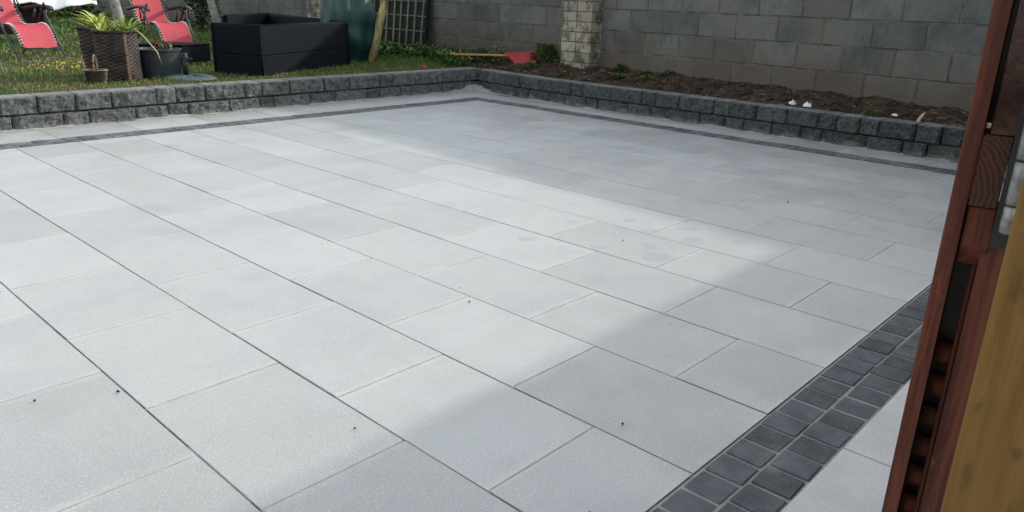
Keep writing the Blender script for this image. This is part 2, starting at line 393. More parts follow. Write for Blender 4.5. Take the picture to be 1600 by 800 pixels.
# sand that fills the sett joints, just below the setts
sv = join([boxv(-2.1, 5.93, .528, .7435, -.016, -.0018), boxv(5.932, 6.149, .747, 6.046, -.016, -.0028), boxv(-2.1, 6.149, 6.048, 6.2595, -.016, -.0029)])
part('sett_joint_sand', sv, M['sand'], patio, kind='stuff')

# ------------------------------------------------------------------ low retaining walls
def rock(L, H, D, seed, cap=False):
    nx, nz = max(6, int(L/.013)), max(6, int(H/.012)); v, f = [], []
    for j in range(nz+1):
        for i in range(nx+1):
            x = -L/2+L*i/nx; z = H*j/nz
            ex = min(i, nx-i); ez = min(j, nz-j)
            d = .020*FB(x+seed*3.1, z, seed, 11, 3)+.012*abs(N(x, z, seed*1.7, 24))+.007*N(x, z, seed*.7, 62)+.008
            d = min(max(d, -.006), .026)+.006
            if ex == 0 or ez == 0: d = -.001+random.uniform(-.003, .003)
            jx = 0 if ex == 0 else random.uniform(-.003, .003)
            if ex == 0: x += random.uniform(-.001, .0025)*(1 if i == 0 else -1)
            zz = z if ez else z+(random.uniform(0, .003) if j == 0 else random.uniform(-.006, 0))
            v.append((x+jx, -d, zz))
    for j in range(nz):
        for i in range(nx):
            a = j*(nx+1)+i; f.append((a, a+1, a+nx+2, a+nx+1))
    # sides, top, bottom, back
    k = len(v); v += [(-L/2+.004, D, 0), (L/2-.004, D, 0), (L/2-.004, D, H-.002), (-L/2+.004, D, H-.002)]
    bot = [i for i in range(nx+1)]; top = [nz*(nx+1)+i for i in range(nx+1)]
    lft = [j*(nx+1) for j in range(nz+1)]; rgt = [j*(nx+1)+nx for j in range(nz+1)]
    f.append(tuple(bot[::-1])+(k, k+1)); f.append(tuple(top)+(k+2, k+3)); f.append(tuple(lft)+(k+3, k)); f.append(tuple(rgt[::-1])+(k+1, k+2)); f.append((k+1, k, k+3, k+2))
    return v, f
def lay(parent, pts, z0, z1, pos, ang, D=.19):
    for i in range(len(pts)-1):
        a, b = pts[i], pts[i+1]; L = abs(b-a)-.005; c = (a+b)/2
        p = pos(c); jit = random.uniform(-.006, .006)
        t = ang(c); nrm = Vector((math.sin(t), -math.cos(t)))
        vf = rock(L, z1-z0-.003, D, random.uniform(0, 40))
        me_ = mesh('stone', *vf); me_.materials.append(M['stone_lit' if parent is lw else 'stone']); me_.materials.append(M['stone_top_lit']); me_.polygons[-4].material_index = 1  # left wall lighter, right wall darker: sun and shade put into stone colour
        o = link('stone', me_, None, parent, (p[0]+nrm.x*jit, p[1]+nrm.y*jit, z0), t+random.uniform(-.02, .02))
lw = empty('retaining_wall', (2.5, 6.78, 0), label='low charcoal split-face stone wall holding back the lawn, left of the corner', cat='garden wall')
rw = empty('retaining_wall', (6.5, 3.5, 0), label='low charcoal split-face stone wall in front of the soil bed, right of the corner', cat='garden wall')
LT = [-2.1, -1.75, -1.3, -1.0, -.55, -.25, .2, .5, .95, 1.25, 1.61, 1.87, 2.15, 2.42, 2.79, 2.96, 3.23, 3.61, 3.78, 4.08, 4.47, 4.78, 5.18, 5.35, 5.72, 6.08, 6.70]
LB = [-2.1, -1.6, -1.35, -.9, -.6, -.1, .15, .6, .8, 1.3, 1.68, 2.04, 2.23, 2.6, 2.88, 3.06, 3.44, 3.75, 3.9, 4.3, 4.6, 5.0, 5.16, 5.45, 5.87, 6.08, 6.25, 6.70]
RX = lambda y: 6.46+(.055*max(0, y-5)**2)+(.16*max(0, 2-y)**2)
RA = lambda y: -math.pi/2+math.atan2(-(.11*max(0, y-5)-.32*max(0, 2-y)), 1)*-1*-1
RT = [6.78, 6.52, 6.2, 5.95, 5.60, 5.17, 5.0, 4.64, 4.27, 4.11, 3.85, 3.48, 3.32, 3.06, 2.78, 2.51, 2.35, 2.17, 2.02, 1.75, 1.57, 1.42, 1.12, .95, .6, .3, .1, -.3, -.6]
RB = [6.78, 6.50, 6.31, 6.04, 5.78, 5.45, 5.23, 4.96, 4.79, 4.42, 4.15, 3.98, 3.61, 3.35, 3.17, 2.9, 2.64, 2.46, 2.09, 1.82, 1.65, 1.3, 1.1, .7, .45, .1, -.2, -.6]
lay(lw, [x-2.5 for x in LB], -.02, .113, lambda c: (c, 0), lambda c: 0)
lay(lw, [x-2.5 for x in LT], .115, .257, lambda c: (c, .004), lambda c: 0)
lay(rw, [y-3.5 for y in RB], -.02, .111, lambda c: (RX(c+3.5)-6.5, c), lambda c: -math.pi/2+(.0 if c < 1.5 else -.11*(c-1.5)))
lay(rw, [y-3.5 for y in RT], .113, .250, lambda c: (RX(c+3.5)-6.496, c), lambda c: -math.pi/2+(.0 if c < 1.5 else -.11*(c-1.5)))
# sand washed up against the foot of the walls
def fillet(pts, nrm, hfun):
    v, f = [], []
    for i, (x, y) in enumerate(pts):
        h, w_ = hfun(i, x, y); nx, ny = nrm(x, y)
        v += [(x-nx*.02, y-ny*.02, h), (x+nx*w_*.35, y+ny*w_*.35, h*.55), (x+nx*w_, y+ny*w_, .0015)]
        if i:
            a = (i-1)*3; f += [(a, a+1, a+4, a+3), (a+1, a+2, a+5, a+4)]
    return v, f
hf = lambda i, x, y: (.010+.020*max(0, N(x*1., y, 3, 5)+.35)+.006*N(x, y, 9, 30)+.07*math.exp(-((x-6.62)**2+(y-6.78)**2)/.05), .035+.03*(N(x, y, 7, 6)+.4)+.12*math.exp(-((x-6.62)**2+(y-6.78)**2)/.05))
p1 = [(-2.1+i*.025, 6.775) for i in range(350)]
p2 = [(RX(6.78-i*.025)-.005, 6.78-i*.025) for i in range(290)]
sv = join([fillet(p1, lambda x, y: (0, -1), hf), fillet(p2, lambda x, y: (-1, 0), hf)])
tag(link('sand', mesh('sand', *sv), M['sand']), 'pale jointing sand washed up along the foot of the low stone walls', 'sand', kind='stuff')

# ------------------------------------------------------------------ tall block wall with piers
wa = math.atan(.0949)
bw = empty('block_wall', (WALLX(0), 0, 0), -math.pi/2-wa+math.pi, label='tall weathered grey concrete block wall along the back of the garden', cat='wall')
# local frame: x runs along -Y, y towards garden is negative; convert by own function
bw.rotation_euler = (0, 0, 0)
tdir = Vector((math.sin(wa), math.cos(wa), 0)); ndir = Vector((-math.cos(wa), math.sin(wa), 0))
rotw = math.atan2(tdir.y, tdir.x)
bw.rotation_euler = (0, 0, rotw)           # local +x along the wall (away), local +y towards the garden
TW = -.0; CB = .2299; ZT = .982
def blockmesh(L, Hh, D, e, seed, name='block'):
    random.seed(seed); v, f = boxv(-L/2, L/2, -D, 0, 0, Hh)
    v = [(x+random.uniform(-.0015, .0015), y+(random.uniform(-.001, .001) if y > -.001 else 0), z+random.uniform(-.0015, .0015)) for x, y, z in v]
    return bevelled(v, f, e, 1, name)
BMs = [blockmesh(.442, .218, .09, .006, i) for i in range(4)]
for b in BMs: b.materials.append(M['block'])
HB = blockmesh(.2, .220, .09, .004, 9); HB.materials.append(M['block'])
core = boxv(-1.5, 30, -.21, -.0050, -.05, 1.668)
part('mortar_core', core, M['mortar'], bw)
BL = .4555; rows = []; far_blocks = []
random.seed(5)
for k in range(-4, 3):
    z = ZT+CB*k; off = (4.05 if k % 2 == 0 else 4.05+BL/2)
    n0 = int((off+1.5)/BL)
    for i in range(-n0, 58):
        t = off+BL*i+BL/2
        if t > 29.7: continue
        if t < 13.6 and k >= -3 and k <= 2 and t > 0.0:
            o = link('block', random.choice(BMs), None, bw, (t, random.uniform(-.003, .003), z+.005), 0)
        else: far_blocks.append(boxv(t-.223, t+.223, -.09, random.uniform(-.002, .002), z+.005, z+.225))
part('block_far', join(far_blocks), M['block'], bw, kind='stuff').name = 'block_courses'
cope = boxv(-1.5, 30, -.24, .03, 1.672, 1.73)
part('coping', cope, M['block'], bw)
def pier(t0, t1, e, label):
    pr = empty('pier', (0, 0, 0), label=label, cat='pier')
    pr.location = (WALLX(0)+tdir.x*t0, tdir.y*t0, 0); pr.rotation_euler = (0, 0, rotw)
    wd = t1-t0; part('mortar_core', boxv(.008, wd-.008, -.05, e-.008, .0, 1.75), M['mortar'], pr)
    hm = [blockmesh(wd/2-.008, .107, e+.03, .004, 30+i, 'pier_block') for i in range(4)]
    for h in hm: h.materials.append(M['pier'])
    z = .03
    while z < 1.72:
        for sx in (0, 1): link('pier_block', random.choice(hm), None, pr, (wd/4+sx*wd/2, e+random.uniform(-.004, .004), z))
        z += .115
    part('cap', boxv(-.03, wd+.03, -.05, e+.03, z, z+.06), M['pier'], pr)
pier(5.61, 6.09, .19, 'flaking buff block pier on the tall wall beside the green weed clump')
pier(12.02, 12.52, .19, 'buff block pier on the tall wall seen above the black sofa backs')

# ------------------------------------------------------------------ soil bed and lawn
def sheet(name, nx, ny, fx0, fx1, y0, y1, zf, mat):
    v, f = [], []
    for j in range(ny+1):
        y = y0+(y1-y0)*j/ny; a, b = fx0(y), fx1(y)
        for i in range(nx+1):
            x = a+(b-a)*i/nx; v.append((x, y, zf(x, y)))
    for j in range(ny):
        for i in range(nx):
            a = j*(nx+1)+i; f.append((a, a+1, a+nx+2, a+nx+1))
    me = mesh(name, v, f); return link(name, me, mat, smooth=True)
def soilz(x, y):
    d = (x-6.62)/max(.2, WALLX(y)-6.62)
    z = .222+.115*min(1, max(0, d))**.8*(1 if y < 6 else max(.1, 1-(y-6)*.4))-.03*max(0, 2-y)*min(1, max(d, 0))
    return z+.030*FB(x, y, 1, 5, 5)*min(1, max(0, d*6))+.014*FB(x, y, 5, 22, 3)*min(1, max(0, d*6+.2))
def lawnz(x, y):
    return .238+.02*FB(x, y, 0, 1.2, 3)+.008*N(x, y, 0, 9)-(.01 if y < 7.05 else 0)
tag(sheet('soil_bed', 34, 330, lambda y: RX(min(y, 6.7))+.12, lambda y: WALLX(y)+.02, -.8, 7.6, soilz, M['soil']), 'brown soil bed between low wall and tall block wall', kind='structure')
tag(sheet('lawn', 110, 200, lambda y: -8., lambda y: (RX(6.7)+.14 if y < 7.0 else WALLX(y)+.02), 6.93, 31., lawnz, M['lawn']), 'raised lawn behind the low stone wall', kind='structure')
# earth fill behind low walls so they are not hollow from the side
cl = []
random.seed(8)
for i in range(1500):
    y = random.uniform(-.4, 7.2); x = random.uniform(RX(min(y, 6.7))+.17, WALLX(y)-.03); r = random.choice([.008, .012, .018, .026])*random.uniform(.6, 1.2)
    z = soilz(x, y)+r*.2
    bmv = []
    for a in (0, 1, 2, 3, 4):
        q = a*1.2566+random.random(); bmv.append((x+r*math.cos(q)*random.uniform(.7, 1.3), y+r*math.sin(q)*random.uniform(.7, 1.3), z+r*random.uniform(-.2, .3)))
    bmv += [(x, y, z+r*random.uniform(.5, 1)), (x, y, z-r)]
    cl.append((bmv, [(a, (a+1) % 5, 5) for a in range(5)]+[((a+1) % 5, a, 6) for a in range(5)]))
tag(link('soil_clods', mesh('soil_clods', *join(cl)), M['soil']), 'loose clods of brown soil scattered over the bed', 'soil', kind='stuff')

lt = []
for i in range(420):
    y = random.uniform(-.3, 6.9); x = random.uniform(RX(min(y, 6.7))+.18, WALLX(y)-.04); z = soilz(x, y)+.006; a = random.uniform(0, 6.28); L = random.uniform(.015, .07); wq = random.uniform(.0015, .004)
    dx, dy = math.cos(a)*L, math.sin(a)*L; ex, ey = -math.sin(a)*wq, math.cos(a)*wq; zz = random.uniform(-.004, .012)
    lt.append(([(x-ex, y-ey, z), (x+ex, y+ey, z), (x+dx+ex, y+dy+ey, z+zz), (x+dx-ex, y+dy-ey, z+zz), (x+dx/2, y+dy/2, z+zz/2+wq*2)], [(0, 1, 4), (1, 2, 4), (2, 3, 4), (3, 0, 4), (3, 2, 1, 0)]))
tag(link('soil_litter', mesh('soil_litter', *join(lt)), M['dry_dull']), 'dry stalks and root scraps strewn over the soil bed', 'litter', kind='stuff')
sn_ = []
for i in range(160):
    y = random.uniform(-.3, 6.9); x = random.uniform(RX(min(y, 6.7))+.17, WALLX(y)-.04); z = soilz(x, y); r = random.uniform(.004, .013)
    sn_.append(([(x+r, y, z), (x, y+r*.8, z), (x-r, y, z), (x, y-r*.8, z), (x+r*.2, y, z+r*.8)], [(0, 1, 4), (1, 2, 4), (2, 3, 4), (3, 0, 4)]))
tag(link('soil_stones', mesh('soil_stones', *join(sn_)), M['mortar']), 'small grey stones in the soil bed', 'stones', kind='stuff')

def tri_blades(name, bx, by, bz, h, wd, lean, tint, mat):
    n = len(bx); a = rng.uniform(0, 2*np.pi, n); la = rng.uniform(0, 2*np.pi, n)
    V = np.zeros((n, 5, 3)); cx, sx = np.cos(a)*wd/2, np.sin(a)*wd/2; lx, ly = np.cos(la)*lean*h, np.sin(la)*lean*h
    V[:, 0] = np.stack([bx-cx, by-sx, bz], 1); V[:, 1] = np.stack([bx+cx, by+sx, bz], 1)
    V[:, 2] = np.stack([bx-cx*.8+lx*.35, by-sx*.8+ly*.35, bz+h*.6], 1); V[:, 3] = np.stack([bx+cx*.8+lx*.35, by+sx*.8+ly*.35, bz+h*.6], 1)
    V[:, 4] = np.stack([bx+lx, by+ly, bz+h*(1-.3*lean)], 1)
    me = bpy.data.meshes.new(name); me.vertices.add(n*5); me.vertices.foreach_set('co', V.reshape(-1))
    base = (np.arange(n)*5)[:, None]; lp = np.concatenate([base+np.array([0, 1, 3]), base+np.array([0, 3, 2]), base+np.array([2, 3, 4])], 1).reshape(-1)
    me.loops.add(n*9); me.loops.foreach_set('vertex_index', lp.astype(np.int32)); me.polygons.add(n*3)
    me.polygons.foreach_set('loop_start', np.arange(0, n*9, 3).astype(np.int32)); me.update(calc_edges=True)
    at = me.attributes.new('tint', 'FLOAT', 'POINT'); at.data.foreach_set('value', np.repeat(tint, 5))
    return link(name, me, mat)
def nz(x, y, s, sd=0): return np.array([mnoise.fractal(Vector((a*s, b*s, sd)), 1., 2., 3) for a, b in zip(x, y)])
BX, BY, HH, WW = [], [], [], []
for (y0, y1, x0, dens, h, wd) in ((6.95, 8.2, .9, 2600, .038, .005), (8.2, 10.5, 1.3, 1100, .05, .008), (10.5, 15, 1.6, 420, .06, .014), (15, 30, 2.5, 110, .075, .03)):
    n = int((y1-y0)*7*dens*.75); y = rng.uniform(y0, y1, n); x = rng.uniform(x0, 9.5, n); k = (x < 6.976+.0949*y-.03) & (x > .16*y-.2)
    k &= ~((y < 7.35) & (x > 6.4)); x, y = x[k], y[k]; n = len(x)
    BX.append(x); BY.append(y); HH.append(h*rng.uniform(.5, 1.5, n)); WW.append(np.full(n, wd))
BX, BY, HH, WW = map(np.concatenate, (BX, BY, HH, WW))
n1 = nz(BX, BY, .9); n2 = nz(BX, BY, 3.5, 4)
dry = np.clip(.35+n1*1.0+n2*.5+np.clip(8.6-BY, 0, 1.4)*.35-np.clip(BX-4.2, 0, 2)*.25-np.clip(BY-10.5, 0, 3)*.2, 0, 1)
keep = rng.random(len(BX)) > (dry*.45)*(BY < 9)
BX, BY, HH, WW, dry = BX[keep], BY[keep], HH[keep], WW[keep], dry[keep]
HH = HH*(1-.35*dry)
BZ = np.array([lawnz(a, b) for a, b in zip(BX, BY)])-.004
tag(tri_blades('lawn_grass', BX, BY, BZ, HH, WW, rng.uniform(.2, .9, len(BX)), np.clip(dry*.8+rng.uniform(-.15, .25, len(BX)), 0, 1), M['grass']), 'short green and straw coloured lawn grass behind the low wall', 'grass', kind='stuff')

def leafy(name, c, rx, ry, h, n, ls, mat, label, cat='plant', group=None, kind=None, up=.5, spread=None):
    v, f, t = [], [], []
    for i in range(n):
        a = random.uniform(0, 6.283); rr = random.random()**.6; zz = random.random()**.8
        k = (1-(zz**2)*.75)*rr
        p = Vector((c[0]+rx*k*math.cos(a), c[1]+ry*k*math.sin(a), c[2]+h*zz))
        d = Vector((math.cos(a)*random.uniform(.3, 1), math.sin(a)*random.uniform(.3, 1), random.uniform(-.3, 1)*up+.1)).normalized()
        s_ = d.cross(Vector((random.uniform(-.3, .3), random.uniform(-.3, .3), 1))).normalized()
        L = ls*random.uniform(.6, 1.3); W = L*random.uniform(.28, .42); k0 = len(v)
        dr = Vector((0, 0, -L*.18))
        v += [p, p+d*L*.45+s_*W, p+d*L+dr, p+d*L*.45-s_*W]; f += [(k0, k0+1, k0+2), (k0, k0+2, k0+3)]
        tt = min(1, max(0, zz*.7+random.uniform(-.2, .4))); t += [tt]*4
    for i in range(min(14, n//12+2)):                       # stems
        a = random.uniform(0, 6.283); e = tube([(c[0], c[1], c[2]-.02), (c[0]+rx*.35*math.cos(a), c[1]+ry*.35*math.sin(a), c[2]+h*.5), (c[0]+rx*.6*math.cos(a), c[1]+ry*.6*math.sin(a), c[2]+h*.85)], [ls*.05, ls*.04, ls*.02], 4)
        k0 = len(v); v += e[0]; f += [tuple(q+k0 for q in g) for g in e[1]]; t += [.2]*len(e[0])
    me = mesh(name, v, f); at = me.attributes.new('tint', 'FLOAT', 'POINT'); at.data.foreach_set('value', t)
    return tag(link(name, me, mat), label, cat, group, kind)
random.seed(21)
leafy('weed', (7.50, 6.44, .27), .22, .20, .26, 380, .06, M['weed'], 'bushy dark green weed clump beside the red shovel blade, left of the buff pier', 'weed')
leafy('weed', (7.08, 6.30, .26), .12, .10, .08, 120, .045, M['weed'], 'low weed tuft in front of the red shovel blade', 'weed')
leafy('weed', (6.98, 4.95, .25), .18, .12, .07, 210, .04, M['weed'], 'flat weed patch on the soil just right of the buff pier, nearest the low wall', 'weed')
leafy('weed', (7.02, 4.62, .25), .14, .13, .08, 120, .04, M['weed'], 'small grassy weed tuft on the soil right of the first flat patch', 'weed')
leafy('weed', (6.80, 5.55, .25), .10, .08, .05, 110, .035, M['weed'], 'tiny weed on the soil in front of the buff pier', 'weed')
leafy('weed', (7.38, 5.2, .30), .16, .08, .08, 80, .04, M['hedge'], 'dark weed against the foot of the block wall right of the pier', 'weed')
leafy('weed', (7.36, 4.55, .31), .18, .08, .06, 70, .04, M['hedge'], 'second dark weed along the block wall foot, right of the pier', 'weed')
leafy('weed', (6.66, 2.14, .24), .09, .09, .045, 70, .035, M['weed'], 'small weed behind the low wall, right of the white shards', 'weed')
leafy('weed', (7.05, 1.80, .25), .12, .08, .07, 90, .04, M['weed'], 'weed tuft at the block wall foot above the pale twig', 'weed')
leafy('weed', (6.66, 1.38, .24), .10, .10, .05, 80, .04, M['weed'], 'weed at the far right end of the soil bed by the red gate', 'weed')
# band of weeds below the trellis
wv = []
WXs = []
for i in range(95):
    y = random.uniform(7.0, 10.6); t_ = (y-7.)/3.6
    x = random.uniform(6.75+t_*.35, WALLX(y)-.08) if y > 7.2 else random.uniform(6.95, 7.5)
    WXs.append((x, y))
v, f, t = [], [], []
for (x, y) in WXs:
    z = max(lawnz(x, y), soilz(x, y) if y < 7.5 else 0); rr = random.uniform(.08, .17); hh = random.uniform(.06, .17)
    for i in range(60):
        a = random.uniform(0, 6.283); k = random.random()**.6*rr; zz = random.random(); p = Vector((x+k*math.cos(a), y+k*math.sin(a), z+hh*zz))
        d = Vector((math.cos(a), math.sin(a), random.uniform(-.2, 1))).normalized(); s_ = d.cross(Vector((random.uniform(-.3, .3), .1, 1))).normalized(); L = random.uniform(.03, .065); W = L*.33; k0 = len(v)
        v += [p, p+d*L*.5+s_*W, p+d*L, p+d*L*.5-s_*W]; f += [(k0, k0+1, k0+2), (k0, k0+2, k0+3)]; t += [min(1, zz*.8+random.random()*.3)]*4
me = mesh('weeds', v, f); at = me.attributes.new('tint', 'FLOAT', 'POINT'); at.data.foreach_set('value', t)
tag(link('weeds', me, M['weed']), 'mass of low green weeds growing below the trellis along the block wall', 'weeds', kind='stuff')
leafy('shrub', (7.5, 15.6, .25), .42, .42, 1.0, 1500, .09, M['hedge'], 'dark leafy shrub behind the right recliner, by the thin birch trunk', 'shrub', up=.6)
leafy('shrub', (7.1, 22.0, .25), .9, .9, 1.2, 1800, .14, M['hedge'], 'dark shrub far behind under the white cloth', 'shrub', up=.6)
leafy('shrub', (5.6, 24.2, .25), 1.0, 1.0, 1.1, 1500, .15, M['hedge'], 'dark shrub far back at the left, behind the brown rattan chair', 'shrub', up=.6)

# ------------------------------------------------------------------ recliners
def recliner(loc, rz, label, group):
    t = empty('recliner', loc, rz, label=label, cat='recliner', group=group)
    # side profile (y, z): front is -y
    prof = catmull([(0, .62, 1.16), (0, .47, .86), (0, .34, .55), (0, .23, .385), (0, .0, .375), (0, -.17, .395), (0, -.28, .32), (0, -.37, .145)], 6)
    w_ = .195; v, f = [], []; nu = 8
    for i, p in enumerate(prof):
        for j in range(nu+1):
            u = -1+2*j/nu; sag = .02*(1-u*u); v.append((u*w_, p.y, p.z-sag))
    n = len(prof)
    for i in range(n-1):
        for j in range(nu): a = i*(nu+1)+j; f.append((a, a+1, a+nu+2, a+nu+1))
    k = len(v); v += [(x, y+.004, z-.006) for x, y, z in v]; f += [tuple(q+k for q in g[::-1]) for g in f]
    part('sling', (v, f), M['red'], t, True)
    for sx in (-1, 1):
        fr = part('side_frame', tube([(sx*.228, p.y, p.z-.012) for p in prof], .011, 7), M['black'], t, True)
        lc = []
        for i in range(1, (n-1)*2-1):
            q = i/2; a = prof[int(q)]; b = prof[min(int(q)+1, n-1)]; p = a.lerp(b, q-int(q))
            if i % 2: lc.append(tube([(sx*.186, p.y, p.z+.003), (sx*.214, p.y+.005, p.z-.003)], .0036, 4))
        part('lacing', join(lc), M['lace'], fr, kind='stuff')
        # arm
        arm = catmull([(sx*.290, .33, .555), (sx*.290, .18, .58), (sx*.290, -.02, .60), (sx*.290, -.17, .585), (sx*.290, -.22, .55)], 4)
        av, af = [], []
        for i, p in enumerate(arm):
            ww = .032*(.7 if i in (0, len(arm)-1) else 1)
            av += [(p.x-ww, p.y, p.z), (p.x+ww, p.y, p.z), (p.x+ww*.8, p.y, p.z-.03), (p.x-ww*.8, p.y, p.z-.03)]
            if i:
                b = (i-1)*4; af += [(b+q, b+(q+1) % 4, b+4+(q+1) % 4, b+4+q) for q in range(4)]
        af += [(0, 1, 2, 3), tuple(len(av)-1-q for q in range(4))]
        part('armrest', (av, af), M['black'], t, True)
        part('leg', tube(catmull([(sx*.282, -.02, .56), (sx*.280, -.13, .42), (sx*.276, -.25, .20), (sx*.272, -.36, .04), (sx*.272, -.46, .005)], 5), .0145, 7), M['black'], t, True)
        part('leg', tube(catmull([(sx*.258, -.14, .62), (sx*.258, -.06, .50), (sx*.258, .14, .26), (sx*.258, .42, .03), (sx*.258, .50, .005)], 5), .0125, 7), M['black'], t, True)
        part('arm_post', join([tube([(sx*.265, .05, .57), (sx*.24, .10, .38)], .012, 6), tube([(sx*.285, -.12, .56), (sx*.272, -.02, .29)], .011, 6)]), M['black'], t, True)
        part('back_strut', tube([(sx*.25, .31, .55), (sx*.235, .47, .84)], .009, 6), M['black'], t, True)
    for (y, z) in ((-.36, .012), (.46, .012), (-.40, .13), (.20, .36), (.60, 1.14)):
        part('crossbar', tube([(-.265 if z < .1 else -.225, y, z), (.265 if z < .1 else .225, y, z)], .010, 6), M['black'], t, True)
    return t
g = 'red garden recliners on the lawn'
recliner((2.84, 10.50, .24), R(16), 'red recliner at the left edge of the lawn, in front of the brown rattan chair', g)
recliner((4.62, 10.74, .24), R(4), 'red recliner behind the black round pot, right of the tall wicker planters', g)

# ------------------------------------------------------------------ brown rattan chair and white cloth
bc = empty('rattan_chair', (3.55, 13.0, .24), R(-20), label='dark brown rattan garden chair behind the left red recliner', cat='chair')
def taper(x0, x1, y0, y1, z0, z1, k):
    v, f = boxv(x0, x1, y0, y1, z0, z1); cx, cy = (x0+x1)/2, (y0+y1)/2
    return [(cx+(x-cx)*(k if z == z0 else 1), cy+(y-cy)*(k if z == z0 else 1), z) for x, y, z in v], f
part('seat', taper(-.42, .30, -.32, .32, .16, .36, .85), M['brownrattan'], bc)
part('backrest', taper(-.42, .30, .24, .34, .36, .80, .9), M['brownrattan'], bc)
part('arm', taper(-.46, -.36, -.32, .32, .36, .62, .9), M['brownrattan'], bc)
part('arm', taper(.24, .34, -.32, .32, .36, .62, .9), M['brownrattan'], bc)
part('front_panel', taper(-.44, .32, -.37, -.32, .14, .60, .88), M['brownrattan'], bc)
for sx, sy in ((-.36, -.28), (.25, -.28), (-.36, .28), (.25, .28)):
    part('leg', tube([(sx, sy, .17), (sx*1.15+.03, sy*1.1, 0)], [.022, .014], 6), M['brownrattan'], bc)
v, f = [], []
for j in range(13):
    for i in range(25):
        x = -1.0+1.62*i/24; y = -.42+.8*j/12
        e = min(1, j/12*2.2, (12-j)/12*2.2)
        z = .60+.05*max(0, e)**.5+.03*math.sin(x*7+y*4)+.018*math.sin(x*17-y*9)-.08*max(0, (x-.15))**1.2
        if j == 0: z -= .05+.03*math.sin(x*9)
        if x > .3: y = y*(1-.75*(x-.3)/.4)-.25*(x-.3)
        v.append((x, y, z))
for j in range(12):
    for i in range(24): a = j*25+i; f.append((a, a+1, a+26, a+25))
k = len(v); v += [(x, y, z-.012) for x, y, z in v]; f += [tuple(q+k for q in g_[::-1]) for g_ in f]
o = link('cloth', mesh('cloth', v, f), M['cloth'], None, (3.86, 12.7, .245), R(-20), smooth=True)
tag(o, 'crumpled white cloth spread over the brown rattan chair and hanging past it', 'cloth')

# ------------------------------------------------------------------ trees
def tree(base, top, r0, r1, label, ch=4.2):
    t = empty('tree', base, label=label, cat='tree')
    b = Vector(base); tp = Vector(top)-b
    pth = [Vector((tp.x*k+.02*math.sin(k*7), tp.y*k+.02*math.cos(k*5)-.02, tp.z*k)) for k in [i/12 for i in range(13)]]
    part('trunk', tube(pth, [r0+(r1-r0)*i/12+.004*math.sin(i*2.1) for i in range(13)], 9), M['bark'], t, True)
    for i in range(5):
        a = i*1.3; s_ = pth[8+i % 4]; part('branch', tube([s_, s_+Vector((math.cos(a)*.35, math.sin(a)*.35, .35)), s_+Vector((math.cos(a)*.6, math.sin(a)*.6, .8))], [r1*.7, r1*.5, r1*.2], 6), M['bark'], t, True)
    c = leafy('crown', (tp.x, tp.y, tp.z-.6), .8, .8, 1.5, 1100, .11, M['hedge'], None, None); c.parent = t
    return t
tree((5.1, 13.4, .24), (4.75, 14.0, 3.9), .085, .05, 'pale grey tree trunk behind the lime strap plants')
tree((6.62, 13.1, .24), (6.10, 13.75, 3.6), .07, .045, 'thin pale birch trunk leaning beside the black rattan sofa')

# ------------------------------------------------------------------ wicker planters with strap plants
def wicker_pot(loc, rz, w0, w1, h, label, group, corner=True, n=26, rows=26):
    t = empty('planter', loc, rz, label=label, cat='planter', group=group)
    def ring(half, z, amp, ph, k=5.):
        out = []; m_ = 88
        for i in range(m_):
            a = 2*math.pi*i/m_; ca, sa = math.cos(a), math.sin(a)
            q = (abs(ca)**k+abs(sa)**k)**(-1/k)*half
            q += amp*(1 if ((i//4)+ph) % 2 else -1)
            out.append((ca*q, sa*q, z))
        return out
    v, f = [], []; m_ = 88; R_ = rows*2
    for j in range(R_+1):
        tt = j/R_; half = w0+(w1-w0)*tt**.8; v += ring(half, h*tt, .0022 if j % 2 else .0008, (j//2) % 2)
    for j in range(R_):
        for i in range(m_): a = j*m_+i; b = j*m_+(i+1) % m_; f.append((a, b, b+m_, a+m_))
    part('body', (v, f), M['wicker'], t)
    rimp = ring(w1+.004, h, 0, 0); part('rim', tube(rimp+[rimp[0]], .012, 6), M['wicker'], t, True)
    sv_ = ring(w1-.015, h-.05, 0, 0); part('compost', (sv_+[(0, 0, h-.03)], [(i, (i+1) % m_, m_) for i in range(m_)]), M['soil'], t)
    if corner:
        cc = [tube([((w0+(w1-w0)*z_**.8)*.87*1.0-.004*((j % 2)), -(w0+(w1-w0)*z_**.8)*.87, h*z_), ((w0+(w1-w0)*z_**.8)*.90+.012, -(w0+(w1-w0)*z_**.8)*.84+.012, h*z_+.006)], .006, 5) for j, z_ in enumerate([i/30 for i in range(1, 30)])]
        part('corner_binding', join(cc), M['wickerlight'], t)
    return t
g = 'tall dark wicker planters'
pA = (2.875, 7.735, .24); pB = (2.85, 8.06, .24)
wicker_pot(pA, R(-46), .160, .155, .435, 'front tall dark wicker planter with green strap leaves and a bent dry stalk', g)
wicker_pot(pB, R(-44), .125, .155, .45, 'rear left dark wicker planter holding the lime yellow strap leaves', g, False)
